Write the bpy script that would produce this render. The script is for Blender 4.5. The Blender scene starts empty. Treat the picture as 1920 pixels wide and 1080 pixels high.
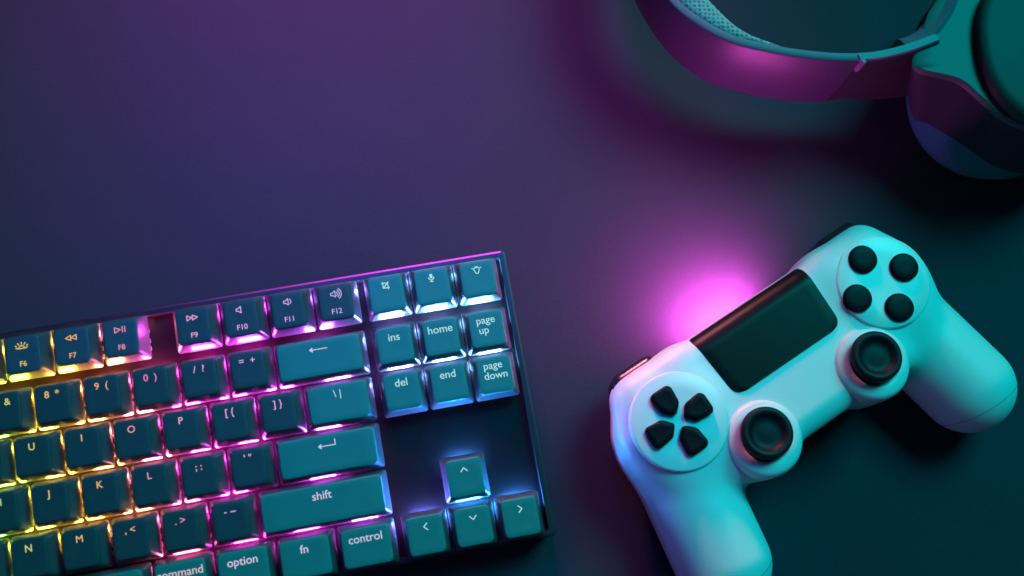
import bpy, bmesh, math, random
import numpy as np
from mathutils import Vector, Matrix
random.seed(4)
sc = bpy.context.scene
col = sc.collection
U = 0.01905
MM = 0.001

# ------------------------------------------------------------------ helpers
def link(o, parent=None):
    col.objects.link(o)
    if parent is not None:
        o.parent = parent
    return o

def mesh_obj(name, verts, faces, mat, parent=None, smooth=False, mats=None, fm=None, sharp=None):
    me = bpy.data.meshes.new(name)
    me.from_pydata([tuple(v) for v in verts], [], [tuple(f) for f in faces])
    me.validate(); me.update()
    for m in (mats or [mat]):
        me.materials.append(m)
    if fm is not None:
        for p, k in zip(me.polygons, fm):
            p.material_index = k
    if smooth:
        me.polygons.foreach_set('use_smooth', [True] * len(me.polygons))
        if sharp is not None:
            me.set_sharp_from_angle(angle=math.radians(sharp))
    return link(bpy.data.objects.new(name, me), parent)

def fix_normals(o):
    bm = bmesh.new(); bm.from_mesh(o.data)
    bmesh.ops.recalc_face_normals(bm, faces=bm.faces)
    bm.to_mesh(o.data); bm.free()
    return o

def empty(name, loc=(0, 0, 0), rot=(0, 0, 0), parent=None):
    o = bpy.data.objects.new(name, None)
    o.location = loc; o.rotation_euler = rot; o.empty_display_size = 0.02
    return link(o, parent)

def tag(o, label, cat, group=None):
    o['label'] = label; o['category'] = cat
    if group: o['group'] = group
    return o

def rrect(hx, hy, r, n=5):
    """rounded rectangle, counter-clockwise"""
    pts = []
    for cx, cy, a0 in ((hx - r, hy - r, 0), (-hx + r, hy - r, 90), (-hx + r, -hy + r, 180), (hx - r, -hy + r, 270)):
        for k in range(n + 1):
            a = math.radians(a0 + 90 * k / n)
            pts.append((cx + r * math.cos(a), cy + r * math.sin(a)))
    return pts

def loft(rings, cap0=True, cap1=True):
    """rings: lists of 3-D points of equal length"""
    n = len(rings[0]); V = []; F = []
    for r in rings: V += list(r)
    for i in range(len(rings) - 1):
        for k in range(n):
            k2 = (k + 1) % n
            F.append((i * n + k, i * n + k2, (i + 1) * n + k2, (i + 1) * n + k))
    if cap0: F.append(tuple(reversed(range(n))))
    if cap1: F.append(tuple((len(rings) - 1) * n + k for k in range(n)))
    return V, F

def lathe(name, prof, mat, parent, loc=(0, 0, 0), n=64, sharp=40, cap0=True, cap1=True, mats=None, fm=None):
    rings = [[(r * math.cos(2 * math.pi * k / n), r * math.sin(2 * math.pi * k / n), z) for k in range(n)] for r, z in prof]
    V, F = loft(rings, cap0, cap1)
    o = mesh_obj(name, V, F, mat, parent, smooth=True, sharp=sharp, mats=mats, fm=fm)
    o.location = loc
    return o

def lerp(a, b, t): return a + (b - a) * t

# ------------------------------------------------------------------ materials
def principled(name, colour, rough=0.5, metal=0.0, spec=0.5, bump=None, coat=0.0, vary=0.0, vscale=30.0, rvary=0.0):
    m = bpy.data.materials.new(name); m.use_nodes = True
    nt = m.node_tree; b = nt.nodes['Principled BSDF']
    b.inputs['Base Color'].default_value = (*colour, 1)
    b.inputs['Roughness'].default_value = rough
    b.inputs['Metallic'].default_value = metal
    b.inputs['Specular IOR Level'].default_value = spec
    b.inputs['Coat Weight'].default_value = coat
    tc = nt.nodes.new('ShaderNodeTexCoord')
    if vary > 0:
        nz = nt.nodes.new('ShaderNodeTexNoise'); nz.inputs['Scale'].default_value = vscale; nz.inputs['Detail'].default_value = 5
        nt.links.new(tc.outputs['Object'], nz.inputs['Vector'])
        mx = nt.nodes.new('ShaderNodeMix'); mx.data_type = 'RGBA'
        mx.inputs[6].default_value = (*[c * (1 - vary) for c in colour], 1)
        mx.inputs[7].default_value = (*[min(1, c * (1 + vary)) for c in colour], 1)
        nt.links.new(nz.outputs['Fac'], mx.inputs[0]); nt.links.new(mx.outputs[2], b.inputs['Base Color'])
    if rvary > 0:
        n2 = nt.nodes.new('ShaderNodeTexNoise'); n2.inputs['Scale'].default_value = vscale * 2.3; n2.inputs['Detail'].default_value = 6
        nt.links.new(tc.outputs['Object'], n2.inputs['Vector'])
        mr = nt.nodes.new('ShaderNodeMapRange')
        mr.inputs[3].default_value = max(0.02, rough - rvary); mr.inputs[4].default_value = min(1, rough + rvary)
        nt.links.new(n2.outputs['Fac'], mr.inputs[0]); nt.links.new(mr.outputs[0], b.inputs['Roughness'])
    if bump:
        scale, strength, dist = bump
        n3 = nt.nodes.new('ShaderNodeTexNoise'); n3.inputs['Scale'].default_value = scale; n3.inputs['Detail'].default_value = 3
        nt.links.new(tc.outputs['Object'], n3.inputs['Vector'])
        bp = nt.nodes.new('ShaderNodeBump'); bp.inputs['Strength'].default_value = strength; bp.inputs['Distance'].default_value = dist
        nt.links.new(n3.outputs['Fac'], bp.inputs['Height']); nt.links.new(bp.outputs['Normal'], b.inputs['Normal'])
    return m

def emit(name, colour, strength):
    m = bpy.data.materials.new(name); m.use_nodes = True
    nt = m.node_tree; nt.nodes.clear()
    e = nt.nodes.new('ShaderNodeEmission'); o = nt.nodes.new('ShaderNodeOutputMaterial')
    e.inputs[0].default_value = (*colour, 1); e.inputs[1].default_value = strength
    nt.links.new(e.outputs[0], o.inputs[0])
    return m

M_desk = principled('desk_mat', (0.037, 0.034, 0.048), 0.9, spec=0.03, bump=(900, 0.25, 0.0004), vary=0.12, vscale=14)
M_case = principled('case_anodised', (0.035, 0.033, 0.042), 0.38, metal=0.55, spec=0.5, bump=(2500, 0.1, 0.0001))
M_edge = principled('case_chamfer_metal', (0.17, 0.14, 0.18), 0.32, metal=1.0)
M_plate = principled('plate_black', (0.022, 0.009, 0.011), 0.42, spec=0.12, vary=0.2, vscale=160, rvary=0.1)
M_dark = principled('keycap_dark_grey', (0.008, 0.050, 0.050), 0.55, spec=0.3, bump=(3500, 0.12, 0.0001), vary=0.08, vscale=90)
M_mid = principled('keycap_mid_grey', (0.016, 0.064, 0.078), 0.55, spec=0.3, bump=(3500, 0.12, 0.0001), vary=0.08, vscale=90)
M_light = principled('keycap_light_grey', (0.006, 0.182, 0.142), 0.55, spec=0.3, bump=(3500, 0.12, 0.0001), vary=0.06, vscale=90)
M_skirt = principled('keycap_skirt', (0.065, 0.07, 0.075), 0.28, spec=0.5, vary=0.1, vscale=200)
M_switch = principled('switch_housing', (0.30, 0.30, 0.30), 0.22, spec=0.6, vary=0.3, vscale=300)
M_white = principled('controller_white', (0.66, 0.66, 0.66), 0.42, spec=0.45, bump=(4200, 0.08, 0.0001), vary=0.015, vscale=60)
M_disc = principled('controller_disc_white', (0.68, 0.68, 0.68), 0.36, spec=0.5, bump=(3000, 0.05, 0.0001))
M_pad = principled('touchpad_black', (0.005, 0.006, 0.006), 0.35, spec=0.12, bump=(5000, 0.15, 0.00008))
M_btn = principled('button_black_gloss', (0.006, 0.005, 0.008), 0.42, spec=0.08)
M_rubber = principled('stick_rubber', (0.009, 0.008, 0.011), 0.5, spec=0.2, bump=(2600, 0.15, 0.0001))
M_hole = principled('stick_well_black', (0.01, 0.01, 0.012), 0.6)
M_seam = principled('seam_grey', (0.18, 0.18, 0.18), 0.6)
M_bump = principled('bumper_black', (0.014, 0.014, 0.016), 0.25)
M_hs = principled('headset_plastic', (0.060, 0.070, 0.070), 0.5, spec=0.3, bump=(2600, 0.12, 0.0001), vary=0.06, vscale=40)
M_hsrim = principled('headset_rim', (0.12, 0.10, 0.14), 0.45, spec=0.3, vary=0.06, vscale=40)
M_band = principled('headband_plastic', (0.024, 0.022, 0.040), 0.50, spec=0.35, bump=(2600, 0.12, 0.0001), vary=0.06, vscale=40)
M_wall_shade = principled('cup_wall_shaded', (0.030, 0.032, 0.040), 0.75, spec=0.08, bump=(2600, 0.12, 0.0001))  # shell plastic again, darker: the wall's shade is put into the colour
M_hsd = principled('headset_dark', (0.018, 0.020, 0.021), 0.55, spec=0.25, bump=(2600, 0.12, 0.0001))
M_cush = principled('ear_cushion', (0.025, 0.15, 0.17), 0.8, spec=0.08, bump=(900, 0.3, 0.0004))

# knitted mesh fabric of the headband pad: staggered holes
def mesh_fabric():
    m = bpy.data.materials.new('headband_mesh_fabric'); m.use_nodes = True
    nt = m.node_tree; b = nt.nodes['Principled BSDF']; b.inputs['Roughness'].default_value = 0.8
    tc = nt.nodes.new('ShaderNodeTexCoord')
    v = nt.nodes.new('ShaderNodeTexVoronoi'); v.inputs['Scale'].default_value = 520; v.inputs['Randomness'].default_value = 0.25
    nt.links.new(tc.outputs['Object'], v.inputs['Vector'])
    cr = nt.nodes.new('ShaderNodeValToRGB')
    cr.color_ramp.elements[0].position = 0.28; cr.color_ramp.elements[0].color = (0.05, 0.12, 0.11, 1)
    cr.color_ramp.elements[1].position = 0.5; cr.color_ramp.elements[1].color = (0.12, 0.34, 0.30, 1)
    nt.links.new(v.outputs['Distance'], cr.inputs[0]); nt.links.new(cr.outputs[0], b.inputs['Base Color'])
    bp = nt.nodes.new('ShaderNodeBump'); bp.inputs['Strength'].default_value = 0.5; bp.inputs['Distance'].default_value = 0.0006
    nt.links.new(v.outputs['Distance'], bp.inputs['Height']); nt.links.new(bp.outputs['Normal'], b.inputs['Normal'])
    return m
M_mesh = mesh_fabric()

# ------------------------------------------------------------------ desk
def add_grain(m, scale, amount):
    nt = m.node_tree; b = nt.nodes['Principled BSDF']
    src = b.inputs['Base Color'].links[0].from_socket
    tc = nt.nodes.new('ShaderNodeTexCoord'); nz = nt.nodes.new('ShaderNodeTexNoise')
    nz.inputs['Scale'].default_value = scale; nz.inputs['Detail'].default_value = 4; nz.inputs['Roughness'].default_value = 0.7
    nt.links.new(tc.outputs['Object'], nz.inputs['Vector'])
    mr = nt.nodes.new('ShaderNodeMapRange'); mr.inputs[1].default_value = 0.3; mr.inputs[2].default_value = 0.7
    mr.inputs[3].default_value = 1 - amount; mr.inputs[4].default_value = 1 + amount
    nt.links.new(nz.outputs['Fac'], mr.inputs[0])
    mx = nt.nodes.new('ShaderNodeMix'); mx.data_type = 'RGBA'; mx.blend_type = 'MULTIPLY'; mx.inputs[0].default_value = 1.0
    nt.links.new(src, mx.inputs[6]); nt.links.new(mr.outputs[0], mx.inputs[7]); nt.links.new(mx.outputs[2], b.inputs['Base Color'])
add_grain(M_desk, 700, 0.06)
desk = mesh_obj('desk', [(-2.5, -2.0, 0), (2.5, -2.0, 0), (2.5, 2.0, 0), (-2.5, 2.0, 0)], [(0, 1, 2, 3)], M_desk)
desk['kind'] = 'structure'

# ------------------------------------------------------------------ keyboard
RZ, TILT = 0.17108921, math.radians(4.0)
KX, KY, KZ = -0.08857566, 0.02836861, 0.030
GX, NP_, GY = 0.10009950, 0.99296503, 0.11053036
kb = empty('mechanical_keyboard', (KX, KY, KZ), (TILT, 0, RZ))
# move the origin down to the underside of the case, keeping the key-top plane where it is
BASE = 0.0262
kb.location = Vector((KX, KY, KZ)) + kb.rotation_euler.to_matrix() @ Vector((0, 0, -BASE))
tag(kb, 'dark keyboard with rainbow backlit keys lying tilted on the dark desk', 'keyboard')

def kpos(cx, cy, dz=0.0):
    """key-unit coordinates -> keyboard local metres; dz relative to the key-top plane"""
    return Vector(((cx - 12) * U, (cy + 3) * U, BASE + dz))

X0, X1, Y0, Y1 = -0.25, 18.29, -5.53, 0.725
def box_ring_case():
    w = (X1 - X0) * U / 2; h = (Y1 - Y0) * U / 2
    c = kpos((X0 + X1) / 2, (Y0 + Y1) / 2); cx, cy = c.x, c.y
    zt, zb = BASE - 0.0084, 0.0
    ch = 0.0006; wall = 0.0026; fl = BASE - 0.0165
    def ring(d, z, r): return [(cx + x, cy + y, z) for x, y in rrect(w - d, h - d, max(r - d, 0.0005), 4)]
    rings = [ring(0.0015, zb, 0.0017), ring(0, zb + 0.0015, 0.0017), ring(0, zt - ch * 0.5, 0.0017), ring(ch * 1.3, zt, 0.0017), ring(wall, zt, 0.0036), ring(wall + 0.0002, fl, 0.0036)]
    V, F = loft(rings)
    n = len(rings[0]); fm = []
    for i in range(len(rings) - 1):
        fm += [1 if i == 2 and k == 4 else 0 for k in range(n)]
    fm += [0, 0]
    return fix_normals(mesh_obj('case', V, F, None, kb, mats=[M_case, M_edge], fm=fm))
box_ring_case()
pw, ph = (X1 - X0) * U / 2 - 0.003, (Y1 - Y0) * U / 2 - 0.003
pc = kpos((X0 + X1) / 2, (Y0 + Y1) / 2)
V, F = loft([[(pc.x + x, pc.y + y, BASE - z) for x, y in rrect(pw, ph, 0.002, 3)] for z in (0.0142, 0.0126)])
fix_normals(mesh_obj('mounting_plate', V, F, M_plate, kb))
for sx in (0.8, 16.8):
    p = kpos(sx, 0.35)
    V, F = loft([[(p.x + x, p.y + y, z) for x, y in rrect(0.014, 0.004, 0.002, 3)] for z in (-0.0085, 0.002)])
    fix_normals(mesh_obj('rear_foot', V, F, M_rubber, kb))

LEDC = [(4.0, (0.05, 1.0, 0.25)), (6.6, (0.20, 1.0, 0.10)), (7.6, (0.66, 0.74, 0.05)), (8.6, (0.95, 0.56, 0.05)), (9.6, (1.0, 0.38, 0.10)),
        (10.5, (1.0, 0.13, 0.45)), (11.4, (1.0, 0.05, 0.75)), (13.0, (0.85, 0.06, 1.0)), (14.2, (0.50, 0.10, 1.0)), (15.3, (0.20, 0.22, 1.0)),
        (16.5, (0.18, 0.44, 1.0)), (18.0, (0.14, 0.52, 1.0))]
def ledcol(cx, cy):
    x = cx + 0.10 * (cy + 3)
    for (a, ca), (b, cb) in zip(LEDC, LEDC[1:]):
        if x <= b:
            t = max(0, (x - a) / (b - a)); return tuple(lerp(p, q, t) for p, q in zip(ca, cb))
    return LEDC[-1][1]

emat = {}
def emat_for(kind, c, s):
    key = (kind, tuple(round(v * 24) for v in c), s)
    if key not in emat: emat[key] = emit(kind, tuple(max(0.0, v) for v in c), s)
    return emat[key]

HT = 0.0081                      # keycap height
DISH = 0.00022
def keycap_rings(w, shrink=0.0):
    bx, by = (w * U - 0.0009) / 2, (U - 0.0009) / 2
    tx, ty = bx - 0.0021 - shrink, by - 0.0018 - shrink * 0.4
    R = []
    def ring(hx, hy, r, z, dish=False, oy=0.0):
        pts = rrect(hx, hy, r, 5)
        return [(x, y + oy, z) for x, y in pts]
    R.append(ring(bx - 0.0009, by - 0.0009, 0.0011, 0.0))
    R.append(ring(bx, by, 0.0012, 0.0003))
    R.append(ring(bx - 0.0005, by - 0.0005, 0.0014, 0.0030))
    R.append(ring(tx + 0.00030, ty + 0.00028, 0.0019, HT - 0.0009))
    R.append(ring(tx + 0.00008, ty + 0.00008, 0.0019, HT - 0.00030))
    R.append(ring(tx - 0.00012, ty - 0.00012, 0.0018, HT - 0.00009))
    R.append(ring(tx - 0.00042, ty - 0.00042, 0.0017, HT, True))
    return R
capmesh = {}
def keycap_mesh(w, mat):
    k = (w, mat.name)
    if k in capmesh: return capmesh[k]
    R = keycap_rings(w, 0.0 if mat is M_light else 0.0004); n = len(R[0])
    V, F = loft(R, True, False)
    # top: concentric fill that follows the dish
    tx = (w * U - 0.0009) / 2 - 0.00215
    prev = (len(R) - 1) * n
    base = R[-1]
    for s in (0.7, 0.35):
        st = len(V)
        for x, y, z in base:
            X, Y = x * s, y * s
            V.append((X, Y, HT - DISH * (1 - s * s)))
        for q in range(n):
            q2 = (q + 1) % n
            F.append((prev + q, prev + q2, st + q2, st + q))
        prev = st
    F.append(tuple(prev + q for q in range(n)))
    fm = []
    for f in F:
        zs = sum(V[i][2] for i in f) / len(f)
        fm.append(1 if zs < HT - 0.00075 else 0)
    me = bpy.data.meshes.new('keycap')
    me.from_pydata(V, [], F); me.validate(); me.update()
    me.materials.append(mat); me.materials.append(M_skirt)
    for p, k2 in zip(me.polygons, fm): p.material_index = k2
    me.polygons.foreach_set('use_smooth', [True] * len(me.polygons))
    me.set_sharp_from_angle(angle=math.radians(50))
    capmesh[k] = me
    return me

# switch housing under each key: box with notched sides
def switch_mesh():
    V = []; F = []
    def add(rings):
        v, f = loft(rings); o = len(V)
        V.extend(v); F.extend([tuple(i + o for i in q) for q in f])
    add([[(x, y, z) for x, y in [(a, b - 0.0017) for a, b in rrect(s, s - 0.0017, 0.0008, 2)]] for s, z in ((0.0075, 0.0), (0.0075, 0.0008), (0.0069, 0.0009), (0.0066, 0.0038), (0.0050, 0.0044))])
    for sx in (-1, 1):
        for yy, hh in ((-0.0042, 0.0026), (-0.001, 0.0034), (0.0030, 0.0022)):
            add([[(sx * 0.0073 + x, yy + y, z) for x, y in rrect(0.0011, 0.0009, 0.0002, 1)] for z in (0.0009, hh)])
    me = bpy.data.meshes.new('switch_housing'); me.from_pydata(V, [], F); me.validate(); me.update(); me.materials.append(M_switch)
    bm = bmesh.new(); bm.from_mesh(me); bmesh.ops.recalc_face_normals(bm, faces=bm.faces); bm.to_mesh(me); bm.free()
    return me
SWM = switch_mesh()
def led_mesh_base():
    hx, hy, h = 0.0050, 0.0008, 0.0009
    V, F = loft([[(-hx, -hy, z), (hx, -hy, z), (hx, hy, z), (-hx, hy, z)] for z in (0.0001, h)])
    return V, F

# ---- legends
def text_geo(s, size, bold=0.0):
    cu = bpy.data.curves.new('t', 'FONT'); cu.body = s; cu.size = size; cu.align_x = 'CENTER'; cu.align_y = 'CENTER'
    cu.offset = bold; cu.resolution_u = 4
    ob = bpy.data.objects.new('t', cu); col.objects.link(ob)
    dg = bpy.context.evaluated_depsgraph_get(); dg.update()
    me = bpy.data.meshes.new_from_object(ob.evaluated_get(dg))
    V = [tuple(v.co) for v in me.vertices]; F = [tuple(p.vertices) for p in me.polygons]
    bpy.data.objects.remove(ob); bpy.data.curves.remove(cu); bpy.data.meshes.remove(me)
    return V, F
def stroke_geo(lines, w):
    """round-ended polylines (mm) -> flat geometry, each piece a hair above the previous"""
    V = []; F = []; lv = 0
    for ln in lines:
        for (a, b) in zip(ln, ln[1:]):
            a = Vector(a); b = Vector(b); d = (b - a)
            if d.length < 1e-9: continue
            d.normalize(); ang = math.atan2(d.y, d.x); o = len(V); pts = []
            for c, s in ((b, -90), (a, 90)):
                for k in range(5):
                    t = ang + math.radians(s + 45 * k)
                    pts.append((c.x + w / 2 * math.cos(t), c.y + w / 2 * math.sin(t), lv * 2e-6))
            V += pts; F.append(tuple(range(o, o + len(pts)))); lv += 1
    return V, F
def arc(cx, cy, r, a0, a1, n=8):
    return [(cx + r * math.cos(math.radians(lerp(a0, a1, k / n))), cy + r * math.sin(math.radians(lerp(a0, a1, k / n)))) for k in range(n + 1)]
def tri(x, y, s, dr):
    return [(x - dr * s, y + s), (x + dr * s, y), (x - dr * s, y - s), (x - dr * s, y + s), (x + dr * s, y)]
SPK = [[(-1.5, .5), (-.8, .5), (.3, 1.3), (.3, -1.3), (-.8, -.5), (-1.5, -.5), (-1.5, .5)]]
ICONS = {
    'backlight': [arc(0, -1.0, 1.1, 20, 160), [(-2.2, -.7), (-1.5, -1.0), (1.5, -1.0), (2.2, -.7)], [(0, .7), (0, 1.5)], [(-1.0, .5), (-1.5, 1.2)], [(1.0, .5), (1.5, 1.2)], [(-1.9, -.1), (-2.4, .3)], [(1.9, -.1), (2.4, .3)]],
    'rewind': [tri(-1.1, 0, 1.0, -1), tri(1.1, 0, 1.0, -1)],
    'play pause': [tri(-.9, 0, 1.1, 1), [(1.0, 1.1), (1.0, -1.1)], [(2.0, 1.1), (2.0, -1.1)]],
    'fast forward': [tri(-1.1, 0, 1.0, 1), tri(1.1, 0, 1.0, 1)],
    'mute': SPK,
    'volume down': SPK + [arc(.2, 0, 1.2, -50, 50)],
    'volume up': SPK + [arc(.2, 0, 1.0, -50, 50), arc(.2, 0, 1.8, -52, 52), arc(.2, 0, 2.6, -52, 52)],
    'screenshot': [[(-1.0, 1.6), (-1.0, -1.0), (1.5, -1.0)], [(-1.5, 1.0), (1.0, 1.0), (1.0, -1.6)], [(-.9, -.9), (1.3, 1.4)]],
    'microphone': [[(-.4, 1.5), (-.4, .1), (.4, .1), (.4, 1.5), (-.4, 1.5)], [(0, 1.5), (0, .2)], arc(0, .3, 1.1, 180, 360), [(0, -.8), (0, -1.5)], [(-.6, -1.5), (.6, -1.5)]],
    'light bulb': [arc(0, .5, 1.1, -40, 220), [(-.8, -.3), (-.5, -1.2), (.5, -1.2), (.8, -.3)], [(-1.5, .9), (-1.9, 1.1)], [(1.5, .9), (1.9, 1.1)], [(-.4, 1.2), (.4, 1.2)]],
    'backspace arrow': [[(3.4, 0), (-3.6, 0)], [(-2.5, .8), (-3.6, 0), (-2.5, -.8)], [(-2.6, .4), (-3.3, 0), (-2.6, -.4)]],
    'return arrow': [[(3.4, 2.2), (3.4, 0), (-3.2, 0)], [(-2.2, .8), (-3.2, 0), (-2.2, -.8)], [(-2.3, .4), (-2.9, 0), (-2.3, -.4)]],
    'up arrow': [[(-1.3, -.7), (0, .7), (1.3, -.7)]], 'down arrow': [[(-1.3, .7), (0, -.7), (1.3, .7)]],
    'left arrow': [[(.7, 1.3), (-.7, 0), (.7, -1.3)]], 'right arrow': [[(-.7, 1.3), (.7, 0), (-.7, -1.3)]],
    'dash': [[(-2.0, 0), (-1.3, 0)], [(.4, 0), (2.2, 0)]],
}

def add_legend(cap, items, w, colour, strength, small=None):
    V = []; F = []
    tx = (w * U - 0.0009) / 2 - 0.00215
    def put(geo, ox, oy):
        v, f = geo; o = len(V)
        for x, y, z in v:
            X, Y = x + ox, y + oy
            V.append((X, Y, HT + 0.00003 + z))
        F.extend([tuple(i + o for i in q) for q in f])
    for it in items:
        if it[0] == 'i':
            lines = [[(x * MM, y * MM) for x, y in ln] for ln in ICONS[it[1]]]
            put(stroke_geo(lines, it[4] if len(it) > 4 else 0.00040), it[2] * MM, it[3] * MM)
        else:
            put(text_geo(it[1], it[4] * MM, 0.0 if it[1] == 'M' else 0.00003), it[2] * MM, it[3] * MM)
    mesh_obj('legend', V, F, emat_for('legend_glow', colour, strength), cap)

LED_POWER = 1000.0
def led_gain(cx): return lerp(0.20, 0.52, (cx - 6) / 5) if cx < 11 else lerp(0.52, 1.0, min(1, (cx - 11) / 5))
def make_key(cx, cy, w, mat, legend=None, name=None, lit=True):
    p = kpos(cx, cy, -HT)
    cap = bpy.data.objects.new('keycap', keycap_mesh(w, mat)); link(cap, kb); cap.location = p
    tone = {'keycap_dark_grey': 'dark', 'keycap_mid_grey': 'dark', 'keycap_light_grey': 'lighter teal'}[mat.name]
    if name: cap['label'] = f'{tone} keycap marked {name}'
    c = ledcol(cx, cy)
    arrow = cx > 15 and cy <= -4
    if arrow: c = (0.03, 0.30, 1.0) if cx > 16 else (0.10, 0.20, 1.0)
    if legend:
        # white ink lit from below: tinted towards the colour of its own lamp
        wh = 0.20 if cx < 11 else 0.42
        lc = tuple(lerp(v, 1.0, wh) for v in c)
        if cx > 15: lc = (0.50, 0.92, 1.0)
        elif mat is M_light: lc = tuple(lerp(v, u_, 0.5) for v, u_ in zip(lc, (0.6, 0.95, 1.0)))
        add_legend(cap, legend, w, lc, 0.80)
    if lit:
        sw = bpy.data.objects.new('switch', SWM); link(sw, cap); sw.location = (0, 0, -0.0045)
        V, F = led_mesh_base()
        led = fix_normals(mesh_obj('led', V, F, emat_for('led_glow', c, round(LED_POWER * led_gain(cx) * (1.6 if arrow else 1.0), -1)), cap)); led.location = (0, 0.0062, -0.0045)
    return cap

T = lambda s, x=0, y=3.5, z=3.9: ('t', s, x, y, z)
I = lambda s, x=0, y=3.4: ('i', s, x, y)
D, Md, L = M_dark, M_mid, M_light
# function row
def fkey(cx, mat, icon, f): make_key(cx, GY, 1, mat, [I(icon), T(f, 0, -3.8, 3.0)], f'{icon} and {f}')
for cx in (0.5, 2.5, 3.5, 4.5, 5.5): make_key(cx, GY, 1, L if cx < 1 else D, lit=False)
make_key(7, GY, 1, Md)
fkey(8, Md, 'backlight', 'F6'); fkey(9, Md, 'rewind', 'F7'); fkey(10, Md, 'play pause', 'F8')
fkey(11.5, D, 'fast forward', 'F9'); fkey(12.5, D, 'mute', 'F10'); fkey(13.5, D, 'volume down', 'F11'); fkey(14.5, D, 'volume up', 'F12')
NX = [15 + GX + NP_ / 2 + k * NP_ for k in range(3)]
for k, ic in enumerate(('screenshot', 'microphone', 'light bulb')): make_key(NX[k], GY, 1, L, [I(ic)], ic)
# number row
for c in range(6): make_key(c + 0.5, -1, 1, D, lit=False)
make_key(6.5, -1, 1, D)
for cx, s in ((7.5, '7 &'), (8.5, '8 *'), (9.5, '9 ('), (10.5, '0 )'), (11.5, '/ ?'), (12.5, '= +')): make_key(cx, -1, 1, D, [T(s.replace(' ', '  '))], s)
make_key(14, -1, 2, L, [I('backspace arrow')], 'with a left arrow')
for k, s in enumerate(('ins', 'home')): make_key(NX[k], -1, 1, L, [T(s, 0, 3.0, 4.5)], s)
make_key(NX[2], -1, 1, L, [T('page', -.1, 3.6, 4.3), T('up', -1.4, -.5, 4.3)], 'page up')
# top letter row
make_key(0.75, -2, 1.5, L, lit=False)
for c in range(5): make_key(c + 2, -2, 1, D, lit=False)
for cx, s in ((7, 'Y'), (8, 'U'), (9, 'I'), (10, 'O'), (11, 'P'), (12, '[ {'), (13, '] }')): make_key(cx, -2, 1, D, [T(s)], s)
make_key(14.25, -2, 1.5, L, [T('\\ |', 0, 3.5, 4.0)], 'with a backslash and a bar')
for k, s in enumerate(('del', 'end')): make_key(NX[k], -2, 1, L, [T(s, 0, 3.4, 4.5)], s)
make_key(NX[2], -2, 1, L, [T('page', -.4, 3.9, 4.3), T('down', .3, -.2, 4.3)], 'page down')
# home row
make_key(0.875, -3, 1.75, L, lit=False)
for c in range(5): make_key(c + 2.25, -3, 1, D, lit=False)
for cx, s in ((7.25, 'H'), (8.25, 'J'), (9.25, 'K'), (10.25, 'L'), (11.25, '; :'), (12.25, '\' "')): make_key(cx, -3, 1, D, [T(s)], s)
make_key(13.875, -3, 2.25, L, [I('return arrow', 0, 2.9)], 'with a return arrow')
# lower letter row
make_key(1.125, -4, 2.25, L, lit=False)
for c in range(4): make_key(c + 2.75, -4, 1, D, lit=False)
make_key(6.75, -4, 1, D)
for cx, s in ((7.75, 'N'), (8.75, 'M'), (9.75, ', <'), (10.75, '. >')): make_key(cx, -4, 1, D, [T(s)], s)
make_key(11.75, -4, 1, D, [I('dash', 0, 3.4)], 'with two dashes')
make_key(13.625, -4, 2.75, L, [T('shift', 0, 3.2, 4.6)], 'shift')
make_key(NX[1], -4, 1, L, [I('up arrow', 0, 3.2)], 'with an up arrow')
# bottom row
for k in range(3): make_key(0.625 + 1.25 * k, -5, 1.25, L, lit=False)
make_key(6.875, -5, 6.25, L)
for cx, s in ((10.625, 'command'), (11.875, 'option'), (13.125, 'fn'), (14.375, 'control')): make_key(cx, -5, 1.25, L, [T(s, 0, 3.2, 4.5)], s)
for k, s in enumerate(('left arrow', 'down arrow', 'right arrow')): make_key(NX[k], -5, 1, L, [I(s, 0.4, 3.2)], 'with a ' + s)

# ------------------------------------------------------------------ game controller
CA = math.radians(32.803)
ctl = empty('game_controller', (0.12842397, 0.07291431, 0), (0, 0, CA))
tag(ctl, 'white gamepad with black touchpad and two thumbsticks, glowing magenta at its back', 'game controller')

def smin(a, b, k):
    h = np.clip(0.5 + 0.5 * (b - a) / k, 0, 1)
    return b + (a - b) * h - k * h * (1 - h)
def sd_rbox(P, c, h, r):
    q = np.abs(P - np.array(c)) - (np.array(h) - r)
    return np.linalg.norm(np.maximum(q, 0), axis=-1) + np.minimum(q.max(-1), 0) - r
def sd_rcone(P, a, b, r1, r2):
    a = np.array(a, float); b = np.array(b, float); ba = b - a; l2 = ba @ ba; rr = r1 - r2; a2 = l2 - rr * rr; il2 = 1 / l2
    pa = P - a; y = pa @ ba; z = y - l2
    d = pa * l2 - y[..., None] * ba; x2 = (d * d).sum(-1); y2 = y * y * l2; z2 = z * z * l2
    k = np.sign(rr) * rr * rr * x2
    o = (np.sqrt(x2 * a2 * il2) + y * rr) * il2 - r1
    o = np.where(np.sign(z) * a2 * z2 > k, np.sqrt(x2 + z2) * il2 - r2, o)
    o = np.where(np.sign(y) * a2 * y2 < k, np.sqrt(x2 + y2) * il2 - r1, o)
    return o
def sd_disc(P, c, R, hz, r):
    d = np.stack([np.hypot(P[..., 0] - c[0], P[..., 1] - c[1]) - (R - r), np.abs(P[..., 2] - c[2]) - (hz - r)], -1)
    return np.minimum(d.max(-1), 0) + np.linalg.norm(np.maximum(d, 0), axis=-1) - r

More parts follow.
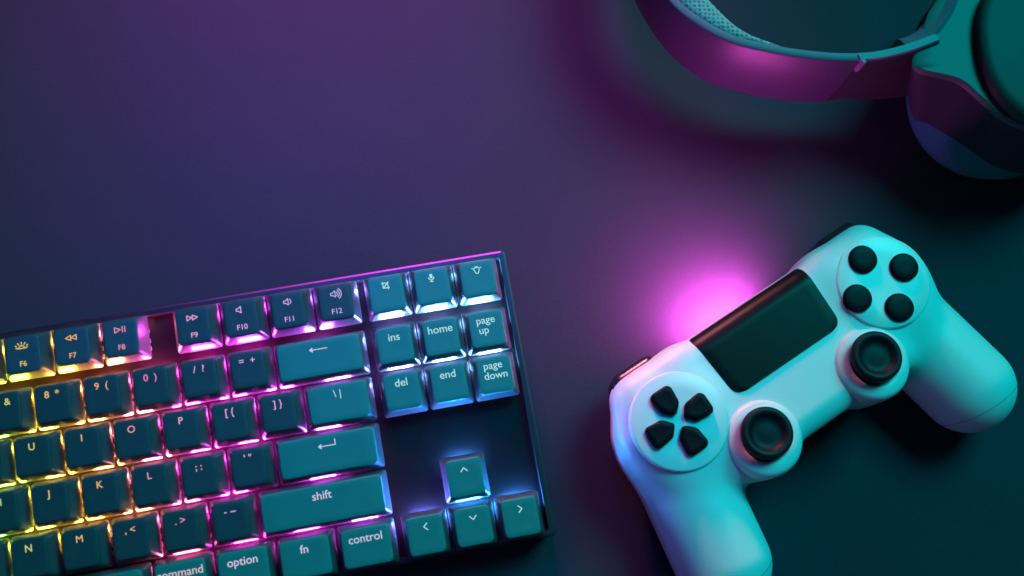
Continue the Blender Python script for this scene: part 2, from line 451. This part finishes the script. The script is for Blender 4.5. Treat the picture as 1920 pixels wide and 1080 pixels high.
def body_sdf(P):
    P = P.copy(); P[..., 0] = np.abs(P[..., 0])
    centre = sd_rbox(P, (0, -4.5, 23.4), (48, 29.5, 17.8), 9.0)
    shoulder = sd_rbox(P, (48, 10, 27.6), (19.5, 16.5, 12.4), 8.5)
    round_ = sd_disc(P, (53, -0.5, 26.6), 22.8, 13.4, 7.0)
    grip = sd_rcone(P, (56, -6, 19.8), (65, -56, 19.6), 19.6, 19.4)
    col_ = sd_disc(P, (27.6, -24.2, 26), 15.6, 11.0, 4.0)
    d = smin(centre, shoulder, 5)
    d = smin(d, round_, 7)
    d = smin(d, grip, 9)
    d = smin(d, col_, 4)
    return d

def surface_nets(fn, lo, hi, h):
    ax = [np.arange(l, u + h, h) for l, u in zip(lo, hi)]
    G = np.stack(np.meshgrid(*ax, indexing='ij'), -1)
    S = fn(G); n = S.shape
    cells = np.zeros([k - 1 for k in n]); cnt = np.zeros_like(cells); acc = np.zeros(cells.shape + (3,))
    corners = [(i, j, k) for i in (0, 1) for j in (0, 1) for k in (0, 1)]
    sl = lambda c: tuple(slice(o, o + m - 1) for o, m in zip(c, n))
    for a in corners:
        for d in range(3):
            if a[d] == 1: continue
            b = list(a); b[d] = 1; b = tuple(b)
            s0, s1 = S[sl(a)], S[sl(b)]
            m = (s0 < 0) != (s1 < 0)
            t = np.where(m, s0 / np.where(m, s0 - s1, 1), 0)
            for e in range(3):
                acc[..., e] += np.where(m, a[e] + (t if e == d else 0), 0)
            cnt += m
    act = cnt > 0
    idx = -np.ones(cells.shape, int); idx[act] = np.arange(act.sum())
    ijk = np.argwhere(act)
    V = np.array(lo) + h * (ijk + acc[act] / cnt[act][:, None])
    F = []
    for d in range(3):
        u, v = (d + 1) % 3, (d + 2) % 3
        s0 = [slice(None)] * 3; s1 = [slice(None)] * 3
        s0[d] = slice(0, -1); s1[d] = slice(1, None)
        A, B = S[tuple(s0)] < 0, S[tuple(s1)] < 0
        for pos in np.argwhere(A != B):
            if pos[u] == 0 or pos[v] == 0 or pos[u] >= n[u] - 1 or pos[v] >= n[v] - 1: continue
            q = []
            for du, dv in ((1, 1), (0, 1), (0, 0), (1, 0)):
                c = pos.copy(); c[u] -= du; c[v] -= dv; q.append(idx[tuple(c)])
            F.append(q if A[tuple(pos)] else q[::-1])
    return V, F

V, F = surface_nets(body_sdf, (-90, -81, -2), (90, 36, 46), 1.25)
# project the vertices onto the exact surface, then they shade smoothly
for _ in range(3):
    e = 0.2
    d0 = body_sdf(V)
    g = np.stack([(body_sdf(V + np.eye(3)[k] * e) - body_sdf(V - np.eye(3)[k] * e)) / (2 * e) for k in range(3)], -1)
    g /= np.maximum(np.linalg.norm(g, axis=1, keepdims=True), 1e-6)
    V = V - g * d0[:, None]
body = mesh_obj('body', V * MM, F, M_white, ctl, smooth=True)
fix_normals(body)

def top_z(x, y):
    """height (mm) of the body's upper surface at a plan point"""
    lo, hi = 20.0, 60.0
    for _ in range(40):
        m = (lo + hi) / 2
        if body_sdf(np.array([[x, y, m]]))[0] < 0: lo = m
        else: hi = m
    return lo

# round pads under the buttons
DZ = 43.2
DX = 52.1
for sx in (-1, 1):
    disc = lathe('button_disc', [(19.9 * MM, 31 * MM), (19.7 * MM, (DZ - 0.9) * MM), (19.45 * MM, (DZ - 0.3) * MM), (18.9 * MM, DZ * MM), (12 * MM, (DZ - 0.15) * MM)], M_disc, ctl, (sx * DX * MM, 0, 0), n=96, sharp=50)

# four round action buttons
for bx, by in ((0, 12.2), (12.4, 0.2), (-12.2, 0.4), (0, -12.0)):
    lathe('action_button', [(5.9 * MM, (DZ - 1.5) * MM), (5.85 * MM, (DZ + 1.0) * MM), (5.6 * MM, (DZ + 1.45) * MM), (5.1 * MM, (DZ + 1.65) * MM), (2.3 * MM, (DZ + 1.72) * MM)], M_btn, ctl, ((50.3 + bx) * MM, by * MM, 0), n=48, sharp=60)
# four pointed direction buttons
PENT = [(0, 2.2), (4.2, 5.9), (4.9, 12.6), (3.3, 14.2), (-3.3, 14.2), (-4.9, 12.6), (-4.2, 5.9)]
def round_poly(pts, r, n=4):
    out = []
    N = len(pts)
    for i in range(N):
        p0, p, p1 = Vector(pts[i - 1]), Vector(pts[i]), Vector(pts[(i + 1) % N])
        a = (p0 - p); b = (p1 - p); rr = min(r, a.length * .45, b.length * .45)
        s = p + a.normalized() * rr; e = p + b.normalized() * rr
        for k in range(n + 1):
            t = k / n
            out.append(((1 - t) ** 2) * s + 2 * t * (1 - t) * p + t * t * e)
    return out
def inset_poly(pts, d, c):
    c = Vector(c)
    return [p + (c - p).normalized() * d for p in pts]
for k in range(4):
    a = math.pi / 2 * k
    P = round_poly(PENT, 1.3)
    rot = Matrix.Rotation(a, 2)
    rings = []
    for ins, z in ((0, DZ - 1.5), (0, DZ + 1.6), (0.35, DZ + 2.3), (1.1, DZ + 2.75), (2.6, DZ + 2.6)):
        rings.append([((rot @ p).x * MM, (rot @ p).y * MM, z * MM) for p in inset_poly(P, ins, (0, 8.6))])
    V, F = loft(rings)
    o = fix_normals(mesh_obj('direction_button', V, F, M_btn, ctl, smooth=True, sharp=55)); o.location = (-52.4 * MM, 0.2 * MM, 0)

# thumbsticks in their collars
for sx in (-1, 1):
    x, y = sx * 27.5, -24.0
    lathe('stick_collar', [(15.9 * MM, 24 * MM), (15.7 * MM, 37 * MM), (15.4 * MM, 40.5 * MM), (14.7 * MM, 42.4 * MM), (13.4 * MM, 43.4 * MM), (10.9 * MM, 43.9 * MM), (9.9 * MM, 43.8 * MM), (9.5 * MM, 43.2 * MM), (9.4 * MM, 41.5 * MM)],
          M_disc, ctl, (x * MM, y * MM, 0), n=72, sharp=60, cap1=False)
    st = lathe('thumbstick', [(6.4 * MM, 36 * MM), (6.0 * MM, 42.0 * MM), (5.8 * MM, 44.6 * MM), (8.0 * MM, 45.6 * MM), (9.8 * MM, 46.4 * MM), (10.25 * MM, 47.5 * MM), (10.15 * MM, 48.9 * MM), (9.6 * MM, 49.7 * MM), (8.7 * MM, 50.0 * MM),
                              (7.6 * MM, 49.8 * MM), (6.9 * MM, 49.1 * MM), (6.2 * MM, 48.4 * MM), (5.4 * MM, 48.0 * MM), (3.5 * MM, 48.1 * MM), (1.2 * MM, 48.3 * MM)], M_rubber, ctl, (x * MM, (y + 1.7) * MM, 0), n=64, sharp=70)
    lathe('stick_well', [(9.6 * MM, 41.8 * MM), (2 * MM, 42.2 * MM)], M_hole, ctl, (x * MM, y * MM, 0), n=48)

# touchpad: follows the body over its back edge
def pad_mesh():
    rows = []
    ys = list(np.linspace(-4.9, 15, 24)) + list(np.linspace(15.4, 24.4, 26))
    def halfw(y):
        w = 26.9 + (y + 4.9) / 29 * 1.7
        t = y + 4.9; r = 4.6
        if t < r: w -= r - math.sqrt(max(0, r * r - (r - t) ** 2))
        return w
    N = 25
    V = []; F = []
    tz = {}
    for i, y in enumerate(ys):
        z0 = top_z(0, min(y, 24.4))
        for k in range(N):
            x = halfw(y) * (2 * k / (N - 1) - 1)
            e = min(1.0, (1 - abs(2 * k / (N - 1) - 1)) * halfw(y) / 0.8)
            V.append((x, y, z0 + 0.55 - 0.35 * (1 - e) ** 2))
    nr = len(ys)
    for i in range(nr - 1):
        for k in range(N - 1):
            F.append((i * N + k, i * N + k + 1, (i + 1) * N + k + 1, (i + 1) * N + k))
    # skirt
    loop = [k for k in range(N)] + [i * N + N - 1 for i in range(1, nr)] + [(nr - 1) * N + k for k in range(N - 2, -1, -1)] + [i * N for i in range(nr - 2, 0, -1)]
    o = len(V)
    for i in loop: V.append((V[i][0], V[i][1], V[i][2] - 1.6))
    n = len(loop)
    for k in range(n): F.append((loop[k], o + k, o + (k + 1) % n, loop[(k + 1) % n]))
    return [(x * MM, y * MM, z * MM) for x, y, z in V], F
V, F = pad_mesh()
fix_normals(mesh_obj('touchpad', V, F, M_pad, ctl, smooth=True, sharp=50))

# shoulder buttons and triggers on the back
def rbox_obj(name, c, h, r, mat, parent):
    V, F = surface_nets(lambda P: sd_rbox(P, c, h, r), [a - b - 2 for a, b in zip(c, h)], [a + b + 2 for a, b in zip(c, h)], 0.9)
    return fix_normals(mesh_obj(name, V * MM, F, mat, parent, smooth=True))
for sx in (-1, 1):
    rbox_obj('shoulder_button', (sx * 53.2, 21.6, 29.5), (11.0, 7.6, 4.6), 4.4, M_bump, ctl)
    rbox_obj('trigger', (sx * 53.2, 20.0, 18), (11.0, 9.0, 6.5), 5.5, M_bump, ctl)

# light bar on the back face: a lit lamp
M_bar = emit('light_bar_glow', (1.0, 0.10, 0.74), 400.0)
V, F = loft([[(-16, y, 7.0), (14, y, 7.0), (15, y, 15.5), (-17, y, 15.5)] for y in (22.5, 25.4)])
fix_normals(mesh_obj('light_bar', [(x * MM, y * MM, z * MM) for x, y, z in V], F, M_bar, ctl))

# parting line round the end of each grip
def seam(sx):
    pts = []
    for k in range(41):
        a = math.radians(-20 + 220 * k / 40)
        dirv = Vector((math.cos(a), 0, math.sin(a)))
        y = -63.0 - 3.2 * math.sin(math.pi * k / 40)
        c = Vector((65 + (y + 56) * 0.18, y, 19.4))
        lo, hi = 2.0, 30.0
        for _ in range(30):
            m = (lo + hi) / 2; q = c + dirv * m
            if body_sdf(np.array([[q.x, q.y, q.z]]))[0] < 0: lo = m
            else: hi = m
        q = c + dirv * (lo + 0.02); pts.append((sx * q.x, q.y, q.z, sx * dirv.x, dirv.z))
    V = []; F = []
    for k, (x, y, z, nx, nz) in enumerate(pts):
        for oy, o in ((-.14, -.2), (-.12, .05), (.12, .05), (.14, -.2)):
            V.append(((x + nx * o) * MM, (y + oy) * MM, (z + nz * o) * MM))
    for k in range(len(pts) - 1):
        for j in range(3): F.append((k * 4 + j, k * 4 + j + 1, k * 4 + 5 + j, k * 4 + 4 + j))
    fix_normals(mesh_obj('seam', V, F, M_seam, ctl))
for sx in (-1, 1): seam(sx)

# ------------------------------------------------------------------ headset
hs = empty('headset', (0.17, 0.28, 0))
tag(hs, 'dark over-ear headset with mesh-padded headband lying behind the white gamepad', 'headset')
HO = Vector((0.17, 0.28, 0))
def catmull(P, n=10):
    P = [np.array(p, float) for p in P]; out = []
    Q = [2 * P[0] - P[1]] + P + [2 * P[-1] - P[-2]]
    for i in range(1, len(Q) - 2):
        for k in range(n):
            t = k / n; a, b, c, d = Q[i - 1], Q[i], Q[i + 1], Q[i + 2]
            out.append(0.5 * (2 * b + (c - a) * t + (2 * a - 5 * b + 4 * c - d) * t * t + (3 * b - a - 3 * c + d) * t ** 3))
    out.append(P[-1]); return out
# plan of the band's rim with the height of its lower edge
half = [(0.0690, 0.280, 0.034), (0.0698, 0.262, 0.034), (0.0738, 0.240, 0.033), (0.0850, 0.2190, 0.029), (0.0958, 0.2080, 0.025), (0.1110, 0.1990, 0.0215), (0.1320, 0.1938, 0.0195), (0.1505, 0.1915, 0.019), (0.1640, 0.1912, 0.019)]
mirror = lambda pts: [(p[0], 0.56 - p[1]) + tuple(p[2:]) for p in pts]
def sweep_band(path, prof_fn, closed_ends=True):
    """prof_fn(i, t) -> list of (offset to the inside, z)"""
    n = len(path); V = []; F = []
    for i, p in enumerate(path):
        a = path[max(0, i - 1)]; b = path[min(n - 1, i + 1)]
        d = np.array([b[0] - a[0], b[1] - a[1]]); d /= np.linalg.norm(d)
        nrm = np.array([-d[1], d[0]])
        pr = prof_fn(i, p); m = len(pr)
        for o, z in pr: V.append((p[0] + nrm[0] * o - HO.x, p[1] + nrm[1] * o - HO.y, z))
    for i in range(n - 1):
        for k in range(m):
            k2 = (k + 1) % m
            F.append((i * m + k, i * m + k2, (i + 1) * m + k2, (i + 1) * m + k))
    if closed_ends: F.append(tuple(range(m))); F.append(tuple((n - 1) * m + k for k in range(m)))
    return V, F, m
full = mirror(half[:0:-1]) + half                 # from the far end over the crown to the near end
path = catmull(full, 10)
ZT = 0.060
def band_prof(i, p):
    zb = p[2]; th = 0.0040
    return [(0.0006, zb), (0.0, zb + 0.0012), (-0.0010, (zb + ZT) / 2), (0.0, ZT - 0.0010), (0.0004, ZT - 0.0003), (0.0010, ZT), (th - 0.0006, ZT), (th, ZT - 0.0006), (th, zb + 0.0012), (th - 0.0006, zb)]
V, F, m = sweep_band(path, band_prof)
fm = []
for i in range(len(path) - 1): fm += [1 if k in (4, 5, 6) else 0 for k in range(m)]
fm += [0, 0]
band = fix_normals(mesh_obj('headband', V, F, None, hs, smooth=True, sharp=35, mats=[M_band, M_hsrim], fm=fm))
# mesh pad inside the crown
padpath = catmull(mirror(half[5:0:-1]) + half[:7], 10)
npd = len(padpath)
def pad_prof(i, p):
    t = i / (npd - 1); e = max(0.0, min(1.0, min(t, 1 - t) / 0.30)); s = math.sin(e * math.pi / 2)
    a = 0.0042; b = a + 0.0006 + 0.0135 * s; zt = ZT - 0.0016; zb = p[2] + 0.003
    return [(a, zb), (a, zt - 0.001), (lerp(a, b, .15), zt), (lerp(a, b, .6), zt - 0.0002), (lerp(a, b, .9), zt - 0.0022), (b, zt - 0.006), (b, zb + 0.004), (lerp(a, b, .8), zb)]
V, F, m = sweep_band(padpath, pad_prof)
fix_normals(mesh_obj('headband_pad', V, F, M_mesh, band, smooth=True, sharp=70))

def half_parts(flip):
    def W(x, y, z): return (x - HO.x, (0.56 - y if flip else y) - HO.y, z)
    # slider that leaves the band and enters the cup
    sp = catmull([(0.1640, 0.1912, 0.019), (0.1720, 0.1920, 0.019), (0.1800, 0.1938, 0.019), (0.1890, 0.1966, 0.019), (0.2000, 0.2010, 0.019)], 6)
    V = []; F = []; n = len(sp)
    for i, p in enumerate(sp):
        a = sp[max(0, i - 1)]; b = sp[min(n - 1, i + 1)]
        d = np.array([b[0] - a[0], b[1] - a[1]]); d /= np.linalg.norm(d); nr = np.array([-d[1], d[0]])
        for o, z in ((0.0009, p[2] + .001), (0.0004, p[2] + 0.002), (0.0004, ZT - 0.0012), (0.0010, ZT - 0.0004), (0.0040, ZT - 0.0004), (0.0044, ZT - 0.0012), (0.0044, p[2] + 0.002), (0.0038, p[2] + .001)):
            sh = 0.0 if i else 0.0012 * (ZT - z) / 0.04
            w_ = max(0.0, min(1.0, (p[0] - 0.172) / 0.02)) * (ZT - z) / 0.04
            V.append(W(p[0] + nr[0] * o + sh + 0.0085 * w_, p[1] + nr[1] * o - 0.0045 * w_, z))
    for i in range(n - 1):
        for k in range(8):
            k2 = (k + 1) % 8; F.append((i * 8 + k, i * 8 + k2, i * 8 + 8 + k2, i * 8 + 8 + k))
    F.append(tuple(range(8))); F.append(tuple((n - 1) * 8 + k for k in range(8)))
    fm = []
    for i in range(n - 1): fm += [1 if k in (2, 3, 4) else 0 for k in range(8)]
    fm += [0, 0]
    sl = fix_normals(mesh_obj('slider', V, F, None, hs, smooth=True, sharp=40, mats=[M_hsd, M_hsrim], fm=fm))
    # small metal end clip where the slider leaves the band
    V, F = loft([[W(0.1655 + x * 0.8 - y * 0.5, 0.1924 + y + x * .2, z) for x, y in rrect(0.0010, 0.0020, 0.0004, 2)] for z in (0.052, ZT + 0.0002, ZT + 0.0006)])
    fix_normals(mesh_obj('band_clip', V, F, M_hsrim, hs))
    # ear cup
    def oval(cx, cy, a, b, z, n=64, p=2.3):
        out = []
        for k in range(n):
            t = 2 * math.pi * k / n; c, s = math.cos(t), math.sin(t)
            out.append(W(cx + a * math.copysign(abs(c) ** (2 / p), c), cy + b * math.copysign(abs(s) ** (2 / p), s), z))
        return out
    low = [(0.1990, 0.2000), (0.1995, 0.1812), (0.2065, 0.1768), (0.2195, 0.1682), (0.2335, 0.1575), (0.2480, 0.1538), (0.2680, 0.1550), (0.2840, 0.1700), (0.2890, 0.1950), (0.2840, 0.2220), (0.2660, 0.2420), (0.2420, 0.2470), (0.2200, 0.2400), (0.2050, 0.2220)]
    top = [(0.1905, 0.1985), (0.1895, 0.1900), (0.2065, 0.1850), (0.2155, 0.1765), (0.2260, 0.1665), (0.2450, 0.1608), (0.2680, 0.1630), (0.2810, 0.1760), (0.2840, 0.1970), (0.2790, 0.2200), (0.2640, 0.2360), (0.2420, 0.2410), (0.2160, 0.2360), (0.1980, 0.2160)]
    def closed(P):
        P3 = P[-2:] + P + P[:2]
        return catmull(P3, 7)[14:-14]
    low, top = closed(low), closed(top)
    cc = np.array([0.246, 0.199])
    def ring(t, z, s=1.0):
        return [W(*(cc + (lerp(np.array(a), np.array(b), t) - cc) * s), z) for a, b in zip(low, top)]
    V, F = loft([ring(0, 0.0265, 0.93), ring(0, 0.0290), ring(0.06, 0.0315), ring(0.5, 0.0440, 1.006), ring(0.93, 0.0548), ring(1.0, 0.0566), ring(1.0, 0.0574, 0.975), ring(1.0, 0.0572, 0.80)])
    nn = len(low)
    fm = [1 if k < 4 * nn else 0 for k in range(7 * nn)] + [1, 0]  # wall rings take the shaded copy of the plastic, the top keeps the lighter
    cup = fix_normals(mesh_obj('ear_cup', V, F, None, hs, smooth=True, sharp=38, mats=[M_hs, M_wall_shade], fm=fm))
    V, F = loft([oval(0.2500, 0.1985, 0.0345, 0.0375, 0.052), oval(0.2500, 0.1985, 0.0345, 0.0375, 0.0612), oval(0.2500, 0.1985, 0.0335, 0.0365, 0.0625), oval(0.2500, 0.1985, 0.030, 0.033, 0.0630), oval(0.2500, 0.1985, 0.016, 0.018, 0.0632)])
    fix_normals(mesh_obj('cover_plate', V, F, M_hsd, cup, smooth=True, sharp=50))
    V, F = loft([oval(0.2445, 0.1975, a, b, z, p=2.1) for a, b, z in ((0.030, 0.031, 0.0005), (0.0345, 0.0365, 0.003), (0.0368, 0.0390, 0.009), (0.0368, 0.0390, 0.016), (0.0350, 0.037, 0.022), (0.033, 0.035, 0.027))])
    fix_normals(mesh_obj('ear_cushion', V, F, M_cush, cup, smooth=True, sharp=60))
    # yoke: flat curved arm that hugs the upper side of the cup
    yp = catmull([(0.1850, 0.2010), (0.1895, 0.2025), (0.1945, 0.2053), (0.1995, 0.2100), (0.2045, 0.2165), (0.2085, 0.2240), (0.2150, 0.2330)], 7)
    V = []; F = []; n = len(yp)
    for i, p in enumerate(yp):
        a = yp[max(0, i - 1)]; b = yp[min(n - 1, i + 1)]
        d = np.array([b[0] - a[0], b[1] - a[1]]); d /= np.linalg.norm(d); nr = np.array([-d[1], d[0]])
        for o, z in ((-0.0036, 0.045), (-0.0036, 0.0585), (-0.0024, 0.0594), (0.0024, 0.0565), (0.0036, 0.0545), (0.0036, 0.045)):
            V.append(W(p[0] + nr[0] * o, p[1] + nr[1] * o, z))
    for i in range(n - 1):
        for k in range(6):
            k2 = (k + 1) % 6; F.append((i * 6 + k, i * 6 + k2, i * 6 + 6 + k2, i * 6 + 6 + k))
    F.append(tuple(range(6))); F.append(tuple((n - 1) * 6 + k for k in range(6)))
    fix_normals(mesh_obj('yoke', V, F, M_hsrim, hs, smooth=True, sharp=40))
half_parts(False); half_parts(True)

# ------------------------------------------------------------------ lamps
def area(name, loc, target, size, power, colour, sy=None, spread=180):
    l = bpy.data.lights.new(name, 'AREA'); l.energy = power; l.color = colour
    l.shape = 'RECTANGLE'; l.size = size; l.size_y = sy or size; l.spread = math.radians(spread)
    o = bpy.data.objects.new(name, l); o.location = loc
    o.rotation_euler = (Vector(target) - Vector(loc)).to_track_quat('-Z', 'Y').to_euler()
    col.objects.link(o); return o
area('cyan_lamp', (0.74, 0.84, 1.25), (0.08, 0.10, 0), 0.62, 22.5, (0.0, 0.96, 1.0))
area('magenta_lamp', (-0.06, 0.50, 0.33), (-0.085, 0.295, 0), 0.20, 0.48, (0.86, 0.02, 0.90), spread=54)
area('pink_lamp', (-0.12, 0.76, 0.18), (0.055, 0.055, 0.03), 0.12, 0.19, (1.0, 0.25, 0.36), spread=26)
area('blue_lamp', (-0.05, 0.30, 0.50), (-0.045, 0.13, 0), 0.15, 0.16, (0.0, 0.14, 1.0), spread=42)
area('violet_lamp', (-0.55, -0.35, 0.30), (0.1, 0.05, 0), 0.30, 0.55, (0.42, 0.04, 1.0))

w = bpy.data.worlds.new('World'); sc.world = w; w.use_nodes = True
w.node_tree.nodes['Background'].inputs[0].default_value = (0.03, 0.30, 0.42, 1)
w.node_tree.nodes['Background'].inputs[1].default_value = 0.12

# ------------------------------------------------------------------ camera
cam = bpy.data.cameras.new('camera'); cam.lens = 35.0; cam.sensor_width = 36.0; cam.clip_start = 0.01; cam.clip_end = 50
cam.dof.use_dof = True; cam.dof.focus_distance = 0.415; cam.dof.aperture_fstop = 6.3
co = bpy.data.objects.new('camera', cam); col.objects.link(co)
PITCH, ROLL, H = 0.24898750, -0.04902715, 0.43007274
co.matrix_world = Matrix.Translation((0, 0, H)) @ Matrix.Rotation(PITCH, 4, 'X') @ Matrix.Rotation(ROLL, 4, 'Y')
sc.camera = co

sc.view_settings.view_transform = 'Standard'; sc.view_settings.look = 'None'
sc.view_settings.exposure = 0; sc.view_settings.gamma = 1; sc.view_settings.use_curve_mapping = False
sc.render.engine = 'CYCLES'
sc.cycles.use_denoising = True
try: sc.cycles.denoiser = 'OPENIMAGEDENOISE'
except Exception: pass
sc.cycles.max_bounces = 8
sc.cycles.sample_clamp_indirect = 6.0
